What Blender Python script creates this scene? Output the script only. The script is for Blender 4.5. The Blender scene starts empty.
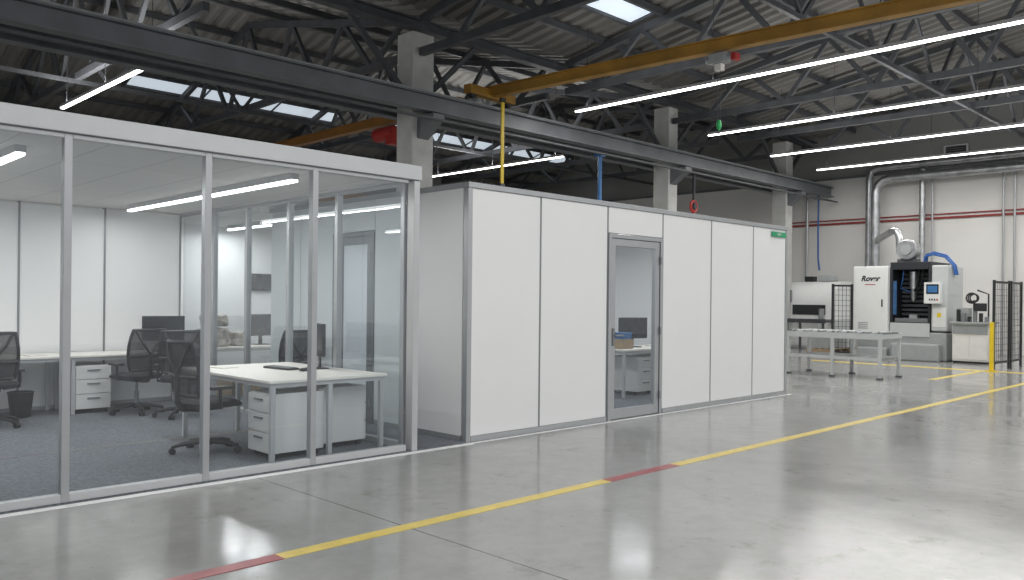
import bpy, bmesh, math, random
from mathutils import Vector, Matrix, noise
random.seed(4)
S=bpy.context.scene
COL=S.collection
try:
    S.view_settings.view_transform='Standard'
    S.view_settings.look='None'
except Exception: pass

# ---------------------------------------------------------------- materials
def newmat(name):
    m=bpy.data.materials.new(name); m.use_nodes=True
    nt=m.node_tree; b=nt.nodes['Principled BSDF']
    return m,nt,b
def mat(name,c,rough=0.5,metal=0.0,var=0.06,scale=6.0,bump=0.0,bscale=80,emit=0.0,spec=None):
    m,nt,b=newmat(name)
    tc=nt.nodes.new('ShaderNodeTexCoord')
    n=nt.nodes.new('ShaderNodeTexNoise'); n.inputs['Scale'].default_value=scale; n.inputs['Detail'].default_value=4
    nt.links.new(tc.outputs['Object'],n.inputs['Vector'])
    r=nt.nodes.new('ShaderNodeValToRGB')
    lo=[max(0,x*(1-var)) for x in c]; hi=[min(1,x*(1+var)) for x in c]
    r.color_ramp.elements[0].position=.3; r.color_ramp.elements[1].position=.7
    r.color_ramp.elements[0].color=(*lo,1); r.color_ramp.elements[1].color=(*hi,1)
    nt.links.new(n.outputs['Fac'],r.inputs['Fac']); nt.links.new(r.outputs['Color'],b.inputs['Base Color'])
    b.inputs['Roughness'].default_value=rough; b.inputs['Metallic'].default_value=metal
    if spec is not None: b.inputs['Specular IOR Level'].default_value=spec
    if bump>0:
        n2=nt.nodes.new('ShaderNodeTexNoise'); n2.inputs['Scale'].default_value=bscale
        nt.links.new(tc.outputs['Object'],n2.inputs['Vector'])
        bp=nt.nodes.new('ShaderNodeBump'); bp.inputs['Strength'].default_value=bump; bp.inputs['Distance'].default_value=.01
        nt.links.new(n2.outputs['Fac'],bp.inputs['Height']); nt.links.new(bp.outputs['Normal'],b.inputs['Normal'])
    if emit>0:
        nt.links.new(r.outputs['Color'],b.inputs['Emission Color']); b.inputs['Emission Strength'].default_value=emit
    return m
def emat(name,c,s):
    m,nt,b=newmat(name)
    b.inputs['Base Color'].default_value=(*c,1); b.inputs['Emission Color'].default_value=(*c,1); b.inputs['Emission Strength'].default_value=s
    return m
def glassmat(name,tint=(.955,.975,.985),ior=1.5):
    m=bpy.data.materials.new(name); m.use_nodes=True; nt=m.node_tree
    nt.nodes.clear()
    o=nt.nodes.new('ShaderNodeOutputMaterial'); mx=nt.nodes.new('ShaderNodeMixShader')
    t=nt.nodes.new('ShaderNodeBsdfTransparent'); t.inputs['Color'].default_value=(*tint,1)
    g=nt.nodes.new('ShaderNodeBsdfGlossy'); g.inputs['Roughness'].default_value=.01
    fr=nt.nodes.new('ShaderNodeFresnel')
    ge=nt.nodes.new('ShaderNodeNewGeometry'); mr=nt.nodes.new('ShaderNodeMapRange')
    mr.inputs[3].default_value=ior; mr.inputs[4].default_value=1/ior
    nt.links.new(ge.outputs['Backfacing'],mr.inputs[0]); nt.links.new(mr.outputs[0],fr.inputs['IOR'])
    nt.links.new(fr.outputs[0],mx.inputs[0]); nt.links.new(t.outputs[0],mx.inputs[1]); nt.links.new(g.outputs[0],mx.inputs[2])
    nt.links.new(mx.outputs[0],o.inputs[0]); return m
def meshfabric(name,c,alpha=.75,scale=260):
    m=bpy.data.materials.new(name); m.use_nodes=True; nt=m.node_tree; b=nt.nodes['Principled BSDF']
    b.inputs['Base Color'].default_value=(*c,1); b.inputs['Roughness'].default_value=.8
    b.inputs['Alpha'].default_value=alpha
    return m

WHITE=mat('white_panel',(.80,.802,.80),.38,var=.012,scale=1.5)
WHITE2=mat('white_laminate',(.82,.79,.73),.35,var=.01)
ALU=mat('aluminium',(.42,.43,.44),.36,.5,var=.03)
ALUL=mat('light_aluminium',(.51,.52,.53),.42,.25,var=.02)
ALUD=mat('dark_aluminium',(.24,.25,.26),.4,.5,var=.03)
GLASS=glassmat('clear_glass')
GLASSD=glassmat('door_glass',(.92,.95,.97),1.4)
BLACK=mat('black_plastic',(.018,.019,.021),.45,var=.1)
BLACKF=mat('black_fabric',(.022,.023,.027),.9,var=.2,scale=60,bump=.3,bscale=300)
MESHF=meshfabric('mesh_fabric',(.02,.022,.025),.86)
PEDG=mat('light_grey_steel',(.66,.66,.65),.4,var=.01)
SCREEN=mat('screen',(.012,.014,.018),.15,var=.1)
STEEL=mat('roof_steel',(.068,.072,.08),.5,.1,var=.2,scale=3)
STEELD=mat('dark_steel',(.045,.048,.055),.5,.3,var=.2,scale=3)
RAIL=mat('grey_beam_paint',(.15,.158,.17),.45,.1,var=.15,scale=2)
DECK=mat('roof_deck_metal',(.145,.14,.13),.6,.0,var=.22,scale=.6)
DECK_LIT=mat('rear_roof_deck_lit_metal',(.20,.196,.185),.6,.0,var=.22,scale=.6)  # lighter copy of the deck metal; extra rear light put into the colour
CONC=mat('painted_concrete',(.47,.47,.455),.7,var=.12,scale=3,bump=.2)
YEL=mat('yellow_crane_paint',(.35,.185,.028),.5,var=.25,scale=2)
YEL2=mat('yellow_strip_paint',(.70,.50,.02),.45,var=.08,scale=2)
ORNG=mat('orange_crane_paint',(.32,.145,.03),.45,var=.12,scale=2)
YLINE=mat('yellow_floor_paint',(.74,.57,.12),.3,var=.1,scale=9)
RLINE=mat('red_floor_paint',(.33,.06,.07),.3,var=.12,scale=9)
WLINE=mat('white_floor_tape',(.86,.87,.87),.35,var=.03)
LAMP=emat('lamp_diffuser',(1,.99,.96),8)
LAMPI=emat('office_lamp_diffuser',(1,.99,.97),5)
SKYL=emat('skylight_pane',(.70,.79,.88),.62)
FARW=mat('white_hall_wall',(.72,.71,.685),.75,var=.06,scale=.5)
FARD=mat('grey_gable_cladding',(.24,.24,.235),.8,var=.1,scale=.5)
GREYW=mat('grey_cladding',(.28,.28,.28),.7,var=.08,scale=.5)
GALV=mat('galvanised_duct',(.42,.43,.44),.30,.75,var=.25,scale=5)
MACHW=mat('machine_white_paint',(.74,.75,.74),.35,var=.02)
MACHL=mat('machine_light_grey',(.50,.52,.52),.4,var=.03)
MACHG=mat('machine_grey_paint',(.34,.36,.36),.45,var=.05)
MACHB=mat('machine_dark_bellows',(.02,.022,.028),.5,var=.2,scale=20)
BLUE=mat('blue_hose',(.02,.10,.34),.35,var=.1)
BLUEP=mat('blue_paint',(.04,.16,.38),.4,var=.1)
CYAN=mat('blue_glowing_window',(.03,.09,.20),.2,var=.3,scale=4,emit=.1)  # faint blue glow put into the pane; no lamp inside the machine
RED=mat('red_paint',(.42,.03,.025),.4,var=.1)
REDP=mat('dark_red_pipe',(.30,.045,.04),.45,var=.1)
GREEN=mat('exit_sign_green',(.01,.30,.13),.4,var=.03)
LGREEN=mat('green_plastic',(.03,.45,.12),.4,var=.03)
YELB=mat('safety_yellow',(.75,.55,.02),.4,var=.05)
CARD=mat('cardboard',(.36,.27,.18),.85,var=.08,scale=12)
PAPER=mat('paper_white',(.74,.72,.68),.8,var=.04)
WRAP=mat('plastic_wrap',(.38,.35,.31),.18,var=.45,scale=9,bump=.7,bscale=22)

def floor_mat():
    m,nt,b=newmat('polished_concrete')
    tc=nt.nodes.new('ShaderNodeTexCoord')
    def N(s,d=5,r=.55):
        n=nt.nodes.new('ShaderNodeTexNoise'); n.inputs['Scale'].default_value=s; n.inputs['Detail'].default_value=d; n.inputs['Roughness'].default_value=r
        nt.links.new(tc.outputs['Object'],n.inputs['Vector']); return n
    def ramp(src,p0,c0,p1,c1):
        r=nt.nodes.new('ShaderNodeValToRGB'); r.color_ramp.elements[0].position=p0; r.color_ramp.elements[0].color=(*c0,1)
        r.color_ramp.elements[1].position=p1; r.color_ramp.elements[1].color=(*c1,1); nt.links.new(src,r.inputs['Fac']); return r.outputs[0]
    def mul(a,c):
        mx=nt.nodes.new('ShaderNodeMix'); mx.data_type='RGBA'; mx.blend_type='MULTIPLY'; mx.inputs[0].default_value=1
        nt.links.new(a,mx.inputs[6]); nt.links.new(c,mx.inputs[7]); return mx.outputs[2]
    c=ramp(N(.45,8,.62).outputs['Fac'],.3,(.275,.277,.27),.7,(.385,.386,.377))
    c=mul(c,ramp(N(5,6,.7).outputs['Fac'],.3,(.89,.89,.88),.7,(1.06,1.06,1.06)))
    c=mul(c,ramp(N(2.2,10,.75).outputs['Fac'],.31,(.70,.69,.66),.42,(1,1,1)))
    c=mul(c,ramp(N(16,4,.6).outputs['Fac'],.27,(.62,.61,.58),.32,(1,1,1)))
    sx=nt.nodes.new('ShaderNodeSeparateXYZ'); nt.links.new(tc.outputs['Object'],sx.inputs[0])
    def math_(op,a,bv):
        k=nt.nodes.new('ShaderNodeMath'); k.operation=op
        for i,x in enumerate((a,bv)):
            if isinstance(x,(int,float)): k.inputs[i].default_value=x
            else: nt.links.new(x,k.inputs[i])
        return k.outputs[0]
    OX,OY=8.0,7.0
    def joint(out,off,per):
        a=math_('SUBTRACT',out,off-per*.5); a=math_('MODULO',math_('ADD',a,per*20),per)
        d=math_('ABSOLUTE',math_('SUBTRACT',a,per*.5),0)
        return math_('LESS_THAN',d,.006)
    j=math_('MAXIMUM',joint(sx.outputs[0],3.35-OX,12.2),joint(sx.outputs[1],-1.9-OY,12.2))
    mj=nt.nodes.new('ShaderNodeMix'); mj.data_type='RGBA'; nt.links.new(j,mj.inputs[0])
    nt.links.new(c,mj.inputs[6]); mj.inputs[7].default_value=(.09,.09,.088,1)
    nt.links.new(mj.outputs[2],b.inputs['Base Color'])
    r3=nt.nodes.new('ShaderNodeMapRange'); r3.inputs[1].default_value=.3; r3.inputs[2].default_value=.7
    r3.inputs[3].default_value=.09; r3.inputs[4].default_value=.22
    nt.links.new(N(1.3,6,.65).outputs['Fac'],r3.inputs[0]); nt.links.new(r3.outputs[0],b.inputs['Roughness'])
    b.inputs['IOR'].default_value=1.55
    bp=nt.nodes.new('ShaderNodeBump'); bp.inputs['Strength'].default_value=.05; bp.inputs['Distance'].default_value=.02
    nt.links.new(N(3,4,.5).outputs['Fac'],bp.inputs['Height']); nt.links.new(bp.outputs['Normal'],b.inputs['Normal'])
    return m
FLOOR=floor_mat()
def carpet_mat():
    m,nt,b=newmat('blue_grey_carpet')
    tc=nt.nodes.new('ShaderNodeTexCoord'); n=nt.nodes.new('ShaderNodeTexNoise'); n.inputs['Scale'].default_value=45; n.inputs['Detail'].default_value=6
    nt.links.new(tc.outputs['Object'],n.inputs['Vector']); r=nt.nodes.new('ShaderNodeValToRGB')
    r.color_ramp.elements[0].position=.3; r.color_ramp.elements[0].color=(.085,.095,.11,1)
    r.color_ramp.elements[1].position=.7; r.color_ramp.elements[1].color=(.18,.195,.22,1)
    nt.links.new(n.outputs['Fac'],r.inputs['Fac']); nt.links.new(r.outputs[0],b.inputs['Base Color']); b.inputs['Roughness'].default_value=.95
    return m
CARPET=carpet_mat()
def tile_mat():
    m,nt,b=newmat('ceiling_tiles')
    tc=nt.nodes.new('ShaderNodeTexCoord'); br=nt.nodes.new('ShaderNodeTexBrick')
    br.offset=0; br.inputs['Scale'].default_value=1; br.inputs['Brick Width'].default_value=.62; br.inputs['Row Height'].default_value=1.24
    br.inputs['Mortar Size'].default_value=.008; br.inputs['Color1'].default_value=(.60,.60,.58,1); br.inputs['Color2'].default_value=(.58,.58,.56,1); br.inputs['Mortar'].default_value=(.42,.42,.42,1)
    nt.links.new(tc.outputs['Object'],br.inputs['Vector']); nt.links.new(br.outputs['Color'],b.inputs['Base Color']); b.inputs['Roughness'].default_value=.8
    return m
TILE=tile_mat()

# ---------------------------------------------------------------- mesh helpers
def B(bm,x0,x1,y0,y1,z0,z1):
    v=[bm.verts.new(p) for p in ((x0,y0,z0),(x1,y0,z0),(x1,y1,z0),(x0,y1,z0),(x0,y0,z1),(x1,y0,z1),(x1,y1,z1),(x0,y1,z1))]
    for f in ((0,3,2,1),(4,5,6,7),(0,1,5,4),(1,2,6,5),(2,3,7,6),(3,0,4,7)): bm.faces.new([v[i] for i in f])
def frame_of(d):
    d=d.normalized(); up=Vector((0,0,1)) if abs(d.z)<.95 else Vector((1,0,0))
    a=d.cross(up).normalized(); b=a.cross(d).normalized(); return a,b
def BEAM(bm,p0,p1,w,h):
    p0=Vector(p0);p1=Vector(p1);a,b=frame_of(p1-p0); a=a*w/2;b=b*h/2
    v=[bm.verts.new(q) for q in (p0-a-b,p0+a-b,p0+a+b,p0-a+b,p1-a-b,p1+a-b,p1+a+b,p1-a+b)]
    for f in ((0,3,2,1),(4,5,6,7),(0,1,5,4),(1,2,6,5),(2,3,7,6),(3,0,4,7)): bm.faces.new([v[i] for i in f])
def TUBE(bm,pts,r,seg=12,closed=False,cap=True):
    pts=[Vector(p) for p in pts]; n=len(pts); rings=[]
    rr=r if isinstance(r,(list,tuple)) else [r]*n
    pa=None
    for i,p in enumerate(pts):
        if closed: d=pts[(i+1)%n]-pts[i-1]
        else: d=pts[min(i+1,n-1)]-pts[max(i-1,0)]
        d.normalize()
        if pa is None: a,b=frame_of(d)
        else:
            a=(pa-d*pa.dot(d)).normalized(); b=a.cross(d)
        pa=a
        rings.append([bm.verts.new(p+(a*math.cos(2*math.pi*k/seg)+b*math.sin(2*math.pi*k/seg))*rr[i]) for k in range(seg)])
    m=n if closed else n-1
    for i in range(m):
        A=rings[i];Bq=rings[(i+1)%n]
        for k in range(seg): bm.faces.new((A[k],A[(k+1)%seg],Bq[(k+1)%seg],Bq[k]))
    if cap and not closed:
        bm.faces.new(rings[0][::-1]); bm.faces.new(rings[-1])
def arc(c,r,a0,a1,n,plane='xz'):
    out=[]
    for i in range(n+1):
        a=a0+(a1-a0)*i/n; u=math.cos(a)*r; v=math.sin(a)*r
        if plane=='xz': out.append((c[0]+u,c[1],c[2]+v))
        elif plane=='yz': out.append((c[0],c[1]+u,c[2]+v))
        else: out.append((c[0]+u,c[1]+v,c[2]))
    return out
def setprops(o,label=None,cat=None,group=None,kind=None):
    if label: o['label']=label
    if cat: o['category']=cat
    if group: o['group']=group
    if kind: o['kind']=kind
def OBJ(name,bm,m,parent=None,loc=(0,0,0),rot=0,bevel=0,smooth=False,seg=2,**kw):
    bmesh.ops.recalc_face_normals(bm,faces=bm.faces)
    me=bpy.data.meshes.new(name)
    if parent is None and tuple(loc)==(0,0,0):
        xs=[v.co.x for v in bm.verts]; ys=[v.co.y for v in bm.verts]; zs=[v.co.z for v in bm.verts]
        loc=((min(xs)+max(xs))/2,(min(ys)+max(ys))/2,min(zs))
        bmesh.ops.translate(bm,verts=bm.verts,vec=-Vector(loc))
    bm.to_mesh(me); bm.free()
    if smooth:
        for p in me.polygons: p.use_smooth=True
    o=bpy.data.objects.new(name,me); COL.objects.link(o); me.materials.append(m)
    o.location=loc; o.rotation_euler=(0,0,rot)
    if parent: o.parent=parent
    if bevel>0:
        md=o.modifiers.new('b','BEVEL'); md.width=bevel; md.segments=seg; md.limit_method='ANGLE'
    if smooth and bevel==0:
        md=o.modifiers.new('w','EDGE_SPLIT'); md.split_angle=math.radians(40)
    setprops(o,**kw); return o
def BX(name,x0,x1,y0,y1,z0,z1,m,parent=None,bevel=0,**kw):
    bm=bmesh.new(); B(bm,x0,x1,y0,y1,z0,z1); return OBJ(name,bm,m,parent,bevel=bevel,**kw)
def THING(name,loc,label,cat,group=None,rot=0):
    e=bpy.data.objects.new(name,None); e.empty_display_size=.1; COL.objects.link(e); e.location=loc; e.rotation_euler=(0,0,rot)
    setprops(e,label,cat,group); return e
def DUP(src,loc,rot=None,label=None):
    kids={}
    for o in list(bpy.data.objects):
        if o.parent: kids.setdefault(o.parent.name,[]).append(o)
    def cp(o,par):
        c=o.copy(); COL.objects.link(c)
        if par is not None:
            c.parent=par; c.matrix_parent_inverse=o.matrix_parent_inverse.copy()
        for ch in list(kids.get(o.name,[])): cp(ch,c)
        return c
    n=cp(src,None); n.location=loc
    if rot is not None: n.rotation_euler=(0,0,rot)
    if label: n['label']=label
    return n
def TEXT(name,txt,size,mtx,m,parent,shear=0,bold=0):
    c=bpy.data.curves.new(name,'FONT'); c.body=txt; c.size=size; c.extrude=.003; c.shear=shear; c.align_x='CENTER'; c.align_y='CENTER'; c.offset=bold
    t=bpy.data.objects.new('tmp',c); COL.objects.link(t); bpy.context.view_layer.update()
    me=bpy.data.meshes.new_from_object(t.evaluated_get(bpy.context.evaluated_depsgraph_get()))
    bpy.data.objects.remove(t); me.materials.clear(); me.materials.append(m)
    o=bpy.data.objects.new(name,me); COL.objects.link(o); o.parent=parent; o.matrix_local=mtx; return o
def faceX(x,y,z): return Matrix(((0,0,-1,x),(-1,0,0,y),(0,1,0,z),(0,0,0,1)))
def faceY(x,y,z): return Matrix(((1,0,0,x),(0,0,-1,y),(0,1,0,z),(0,0,0,1)))

# ---------------------------------------------------------------- setting
BX('floor',-14,30,-14,28,-.2,0,FLOOR,kind='structure')
BX('wall_east',28,28.2,-6,27.2,0,5.75,FARW,kind='structure')
BX('wall_east_gable',28,28.2,-6,27.2,5.75,11,FARD,kind='structure')
BX('wall_north',-14,28.2,27,27.2,0,5.2,FARW,kind='structure')
BX('wall_north_upper',-14,28.2,27,27.2,5.2,8.5,GREYW,kind='structure')
def roofz(Y):
    if Y<=13: return 7.2+.16*(13-Y) if Y>=0 else 9.28+.16*Y
    if Y<=20: return 7.2+.22*(Y-13)
    return 8.74-.3*(Y-20)
def deck(name,ya,yb,m):
    bm=bmesh.new(); prof=[]; x=-14; p=.36
    while x<28.2:
        prof+= [(x,0),(x+.12,0),(x+.18,.07),(x+.30,.07)]; x+=p
    A=[bm.verts.new((a,ya,roofz(ya+1e-4)+b)) for a,b in prof]; C=[bm.verts.new((a,yb,roofz(yb-1e-4)+b)) for a,b in prof]
    for i in range(len(prof)-1): bm.faces.new((A[i],A[i+1],C[i+1],C[i]))
    return OBJ(name,bm,m,kind='structure')
deck('ceiling',0,13,DECK); deck('ceiling.001',-6,0,DECK); deck('ceiling.002',13,20,DECK_LIT); deck('ceiling.003',20,27.1,DECK_LIT)
def skylight(i,x0,x1,y0,y1):
    e=THING('window_%d'%i,(0,0,0),None,None); e['kind']='structure'
    bm=bmesh.new(); z0=roofz(y0)-.03; z1=roofz(y1)-.03
    v=[bm.verts.new(q) for q in ((x0,y0,z0),(x1,y0,z0),(x1,y1,z1),(x0,y1,z1))]; bm.faces.new(v)
    OBJ('skylight_pane',bm,SKYL,e)
    bm=bmesh.new(); 
    for a,b in (((x0,y0,z0),(x1,y0,z0)),((x1,y0,z0),(x1,y1,z1)),((x1,y1,z1),(x0,y1,z1)),((x0,y1,z1),(x0,y0,z0))): BEAM(bm,a,b,.08,.12)
    n=int((x1-x0)/1.8)
    for k in range(1,n): 
        x=x0+(x1-x0)*k/n; BEAM(bm,(x,y0,z0),(x,y1,z1),.04,.08)
    OBJ('skylight_frame',bm,STEEL,e)
skylight(1,12.3,14.4,10.3,11.0)
skylight(2,8.6,15.4,23.6,24.3)
skylight(3,17.5,27.0,23.6,24.3)
skylight(4,4.0,10.0,3.0,4.2)
skylight(5,18.5,23.0,3.0,4.2)

def line(i,x0,x1,y0,y1,m): BX('trim_%d'%i,x0,x1,y0,y1,.0005,.003,m,kind='structure')
line(1,1.5,2.43,4.28,4.39,RLINE); line(2,2.43,5.42,4.28,4.39,YLINE); line(3,5.42,6.41,4.28,4.39,RLINE); line(4,6.41,27.5,4.28,4.39,YLINE)
line(5,20.50,20.82,5.86,9.9,YLINE); line(6,17.4,20.82,5.72,5.86,YLINE); line(7,20.50,20.82,4.6,5.72,YLINE)
line(8,-.1,5.76,6.34,6.425,WLINE); line(9,5.76,12.75,6.38,6.43,WLINE)

# ---------------------------------------------------------------- office: carpets, ceilings, walls
BX('floor_carpet',.9,5.74,6.46,13.5,0,.012,CARPET,kind='structure')
BX('floor_carpet.001',5.80,12.6,6.6,10.5,0,.012,CARPET,kind='structure')
BX('floor_carpet.002',5.74,8.6,10.7,13.5,0,.012,CARPET,kind='structure')
BX('ceiling_office',.9,5.02,6.56,11.86,2.68,2.74,TILE,kind='structure')
BX('ceiling_cabin',5.8,12.6,6.56,10.56,2.62,2.68,TILE,kind='structure')
BX('ceiling_rear_office',5.1,8.6,10.7,13.5,2.68,2.74,TILE,kind='structure')
BX('wall_west',.84,.9,6.5,11.9,0,2.72,WHITE,kind='structure')
BX('wall_rear',5.1,8.7,13.5,13.56,0,2.72,WHITE,kind='structure')
BX('wall_rear_side',8.6,8.66,10.66,13.5,0,2.72,WHITE,kind='structure')
BX('wall_cabin_back',5.8,12.7,10.58,10.64,0,2.70,WHITE,kind='structure')
BX('wall_cabin_end',12.64,12.70,6.56,10.58,0,2.70,WHITE,kind='structure')
xs=[.9,1.93,2.96,3.99,5.02]
for i in range(4):
    BX('partition_panel',xs[i]+.012,xs[i+1]-.012,11.88,11.94,.06,2.66,WHITE,label='white laminated partition panel with slim grey joint',cat='partition panel',group='white rear panels of the glass office')
for i in range(5):
    BX('partition_post',xs[i]-.012,xs[i]+.012,11.87,11.95,0,2.68,ALUD,label='slim grey metal post between white panels',cat='post',group='slim posts of the rear office wall')
BX('baseboard_rear',.9,5.02,11.86,11.95,0,.06,ALU,kind='structure')

# ---------------------------------------------------------------- glass front
HF=2.8; ZG=2.655
def glassbay(a,b,axis,fixed,z1=ZG,pw=.055,group='glass bays of the office'):
    lab='floor-to-ceiling clear glass bay with slim aluminium frame'
    if axis=='x': e=THING('glass_partition_bay',((a+b)/2,fixed,0),lab,'glass partition',group)
    else: e=THING('glass_partition_bay',(fixed,(a+b)/2,0),lab,'glass partition',group)
    h=(b-a)/2
    def bb(u0,u1,d0,d1,z0,z1): 
        bm=bmesh.new()
        if axis=='x': B(bm,u0,u1,d0,d1,z0,z1)
        else: B(bm,d0,d1,u0,u1,z0,z1)
        return bm
    d=.035
    OBJ('post',bb(-h-pw/2+.0,-h+pw/2,-d,d,.0,z1),ALU,e,bevel=.004)
    OBJ('bottom_rail',bb(-h+pw/2,h-pw/2,-d,d,0,.07),ALUL,e,bevel=.004)
    OBJ('top_rail',bb(-h+pw/2,h-pw/2,-d,d,z1-.035,z1),ALU,e,bevel=.004)
    OBJ('glass_pane',bb(-h+pw/2,h-pw/2,-.005,.005,.07,z1-.035),GLASS,e)
    return e
fx=[.9,1.92,2.96,3.94,5.0]
for i in range(4): glassbay(fx[i],fx[i+1],'x',6.5,group='glass bays of the office front')
ey=[6.56,7.81,8.84,9.88,10.83,11.86]
for i in range(5): glassbay(ey[i]+(.06 if i==0 else 0),ey[i+1],'y',5.05,pw=.06,group='glass bays of the office side')
bm=bmesh.new(); B(bm,5.03,5.10,6.45,6.56,0,ZG)
OBJ('corner_post',bm,ALUL,bevel=.006,label='broad aluminium corner post of the glass office',cat='post')
BX('corner_post',12.66,12.72,6.455,6.55,0,2.66,ALU,bevel=.004,label='slim aluminium end post of the white cabin',cat='post')
BX('office_fascia',.84,5.11,6.43,6.56,ZG+.002,HF,ALUL,bevel=.006,label='light grey header beam above the glass front',cat='fascia')
BX('office_fascia',5.0,5.11,6.562,11.95,ZG+.002,HF,ALUL,bevel=.006,label='light grey header beam above the side glazing',cat='fascia')

# ---------------------------------------------------------------- white cabin
G='white front panels of the cabin'
def panel(x0,x1,z0=.06,z1=2.66,y0=6.47,y1=6.53): BX('partition_panel',x0,x1,y0,y1,z0,z1,WHITE,bevel=.003,label='smooth white partition panel on a slim aluminium base rail',cat='partition panel',group=G)
panel(5.81,6.845); panel(6.875,8.055); panel(8.085,9.225,2.34,2.66); panel(9.255,10.425); panel(10.455,11.615); panel(11.645,12.655)
for x in (6.86,8.07,9.24,10.44,11.63):
    BX('partition_post',x-.015,x+.015,6.475,6.525,.05,2.66,ALUD,label='recessed grey joint profile between white panels',cat='post',group='joint profiles of the cabin front')
BX('corner_post',5.745,5.805,6.455,6.53,0,2.66,ALU,bevel=.004,label='aluminium corner post of the white cabin',cat='post')
BX('cabin_top_trim',5.745,12.72,6.45,6.54,2.662,2.72,ALU,bevel=.004,label='slim aluminium top trim of the white cabin',cat='trim')
BX('cabin_top_trim',5.745,5.81,6.542,10.64,2.662,2.72,ALU,label='slim aluminium top trim along the cabin side',cat='trim')
for a,b in ((5.81,8.06),(9.25,12.655)): BX('base_rail',a,b,6.455,6.54,0,.058,ALU,bevel=.004,label='aluminium base rail under the white panels',cat='rail')
for a,b in ((6.545,7.33),(7.35,8.11),(9.0,9.78),(9.80,10.57)):
    BX('partition_panel',5.75,5.80,a,b,.06,2.66,WHITE,label='white partition panel of the cabin side',cat='partition panel',group='white side panels of the cabin')
BX('partition_panel',5.75,5.80,8.12,8.99,2.3,2.66,WHITE,label='white panel above the side door',cat='partition panel')
for a,b in ((6.545,8.11),(9.0,10.57)): BX('base_rail',5.745,5.81,a,b,0,.058,ALU,label='aluminium base rail along the cabin side',cat='rail')

def door(name,W,H,loc,rot,label,m=ALU):
    e=THING(name,loc,label,'door',rot=rot)
    h=W/2
    bm=bmesh.new(); B(bm,-h,-h+.05,-.045,.045,0,H); B(bm,h-.05,h,-.045,.045,0,H); B(bm,-h+.05,h-.05,-.045,.045,H-.05,H)
    OBJ('door_frame',bm,m,e,bevel=.003)
    bm=bmesh.new(); B(bm,-h+.055,-h+.145,-.03,.03,.012,H-.055);B(bm,h-.145,h-.055,-.03,.03,.012,H-.055);B(bm,-h+.145,h-.145,-.03,.03,H-.145,H-.055);B(bm,-h+.145,h-.145,-.03,.03,.012,.13)
    lf=OBJ('door_leaf',bm,m,e,bevel=.003)
    bm=bmesh.new(); B(bm,-h+.145,h-.145,-.006,.006,.13,H-.145); OBJ('glass_pane',bm,GLASSD,lf)
    hb=bmesh.new(); B(hb,-h+.085,-h+.125,-.045,-.03,.93,1.15); TUBE(hb,[(-h+.105,-.04,1.06),(-h+.105,-.085,1.06),(-h+.12,-.092,1.06),(-h+.24,-.092,1.06)],.011,8)
    OBJ('handle',hb,ALUD,lf)
    for z in (.25,1.1,H-.3):
        hg=bmesh.new(); TUBE(hg,[(h-.055,-.05,z-.05),(h-.055,-.05,z+.05)],.012,8); OBJ('hinge',hg,ALUD,lf)
    gs=bmesh.new(); B(gs,-h+.05,-h+.056,-.034,.034,.01,H-.05); B(gs,h-.056,h-.05,-.034,.034,.01,H-.05); B(gs,-h+.056,h-.056,-.034,.034,H-.056,H-.05)
    OBJ('gasket',gs,BLACK,e)
    return e
door('glazed_door',1.14,2.33,(8.655,6.5,0),0,'aluminium framed glazed door of the white cabin with lever handle')
door('glazed_door',.87,2.29,(5.775,8.555,0),-math.pi/2,'aluminium framed glazed side door facing the glass office',ALUD)
e=THING('exit_sign',(12.40,6.455,2.58),'narrow green sign strip with small white lettering','sign')
BX('sign_plate',-.23,.23,-.012,.0,-.04,.04,GREEN,e)
TEXT('lettering','EXIT',.06,faceY(.0,-.014,0),PAPER,e)

# ---------------------------------------------------------------- linear lamps
def lamp(x,y0,y1,z,w=.08,m=LAMP,cable=True,group='long linear hall lamps',label='long slim linear lamp glowing white under the roof'):
    yc=(y0+y1)/2; h=(y1-y0)/2
    e=THING('linear_ceiling_lamp',(x,yc,z),label,'lamp',group)
    BX('housing',-w/2-.01,w/2+.01,-h,h,.012,.07,ALUL,e)
    BX('diffuser',-w/2,w/2,-h,h,-.012,.012,m,e)
    if cable:
        n=max(2,int((y1-y0)/2.5)+1)
        for k in range(n):
            y=-h+.3+(2*h-.6)*k/(n-1); zt=roofz(yc+y)-z-.02
            bm=bmesh.new(); TUBE(bm,[(0,y,.07),(0,y,zt)],.006,6); OBJ('suspension_cable',bm,STEELD,e)
    return e
lamp(5.8,14.7,20.0,5.6); lamp(13.7,2.0,11.9,5.6); lamp(17.9,2.0,11.2,5.6); lamp(21.6,2.0,11.5,5.6); lamp(24.8,2.0,11.65,5.6)
lamp(17.75,15.9,21.8,5.6)
for x in (1.2,5.6,9.7): lamp(x,-4,3.6,5.8)  # added lamps overhead out of view, put in to light the office front
I=dict(m=LAMPI,cable=False,group='slim office ceiling lamps',label='slim linear lamp mounted on the office ceiling')
lamp(4.1,7.1,11.3,2.61,.06,**I); lamp(1.85,7.4,11.3,2.61,.06,**I); lamp(7.4,7.2,9.9,2.55,.06,**I); lamp(10.6,7.2,9.9,2.55,.06,**I); lamp(6.4,11.2,13.2,2.61,.06,**I)

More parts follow.
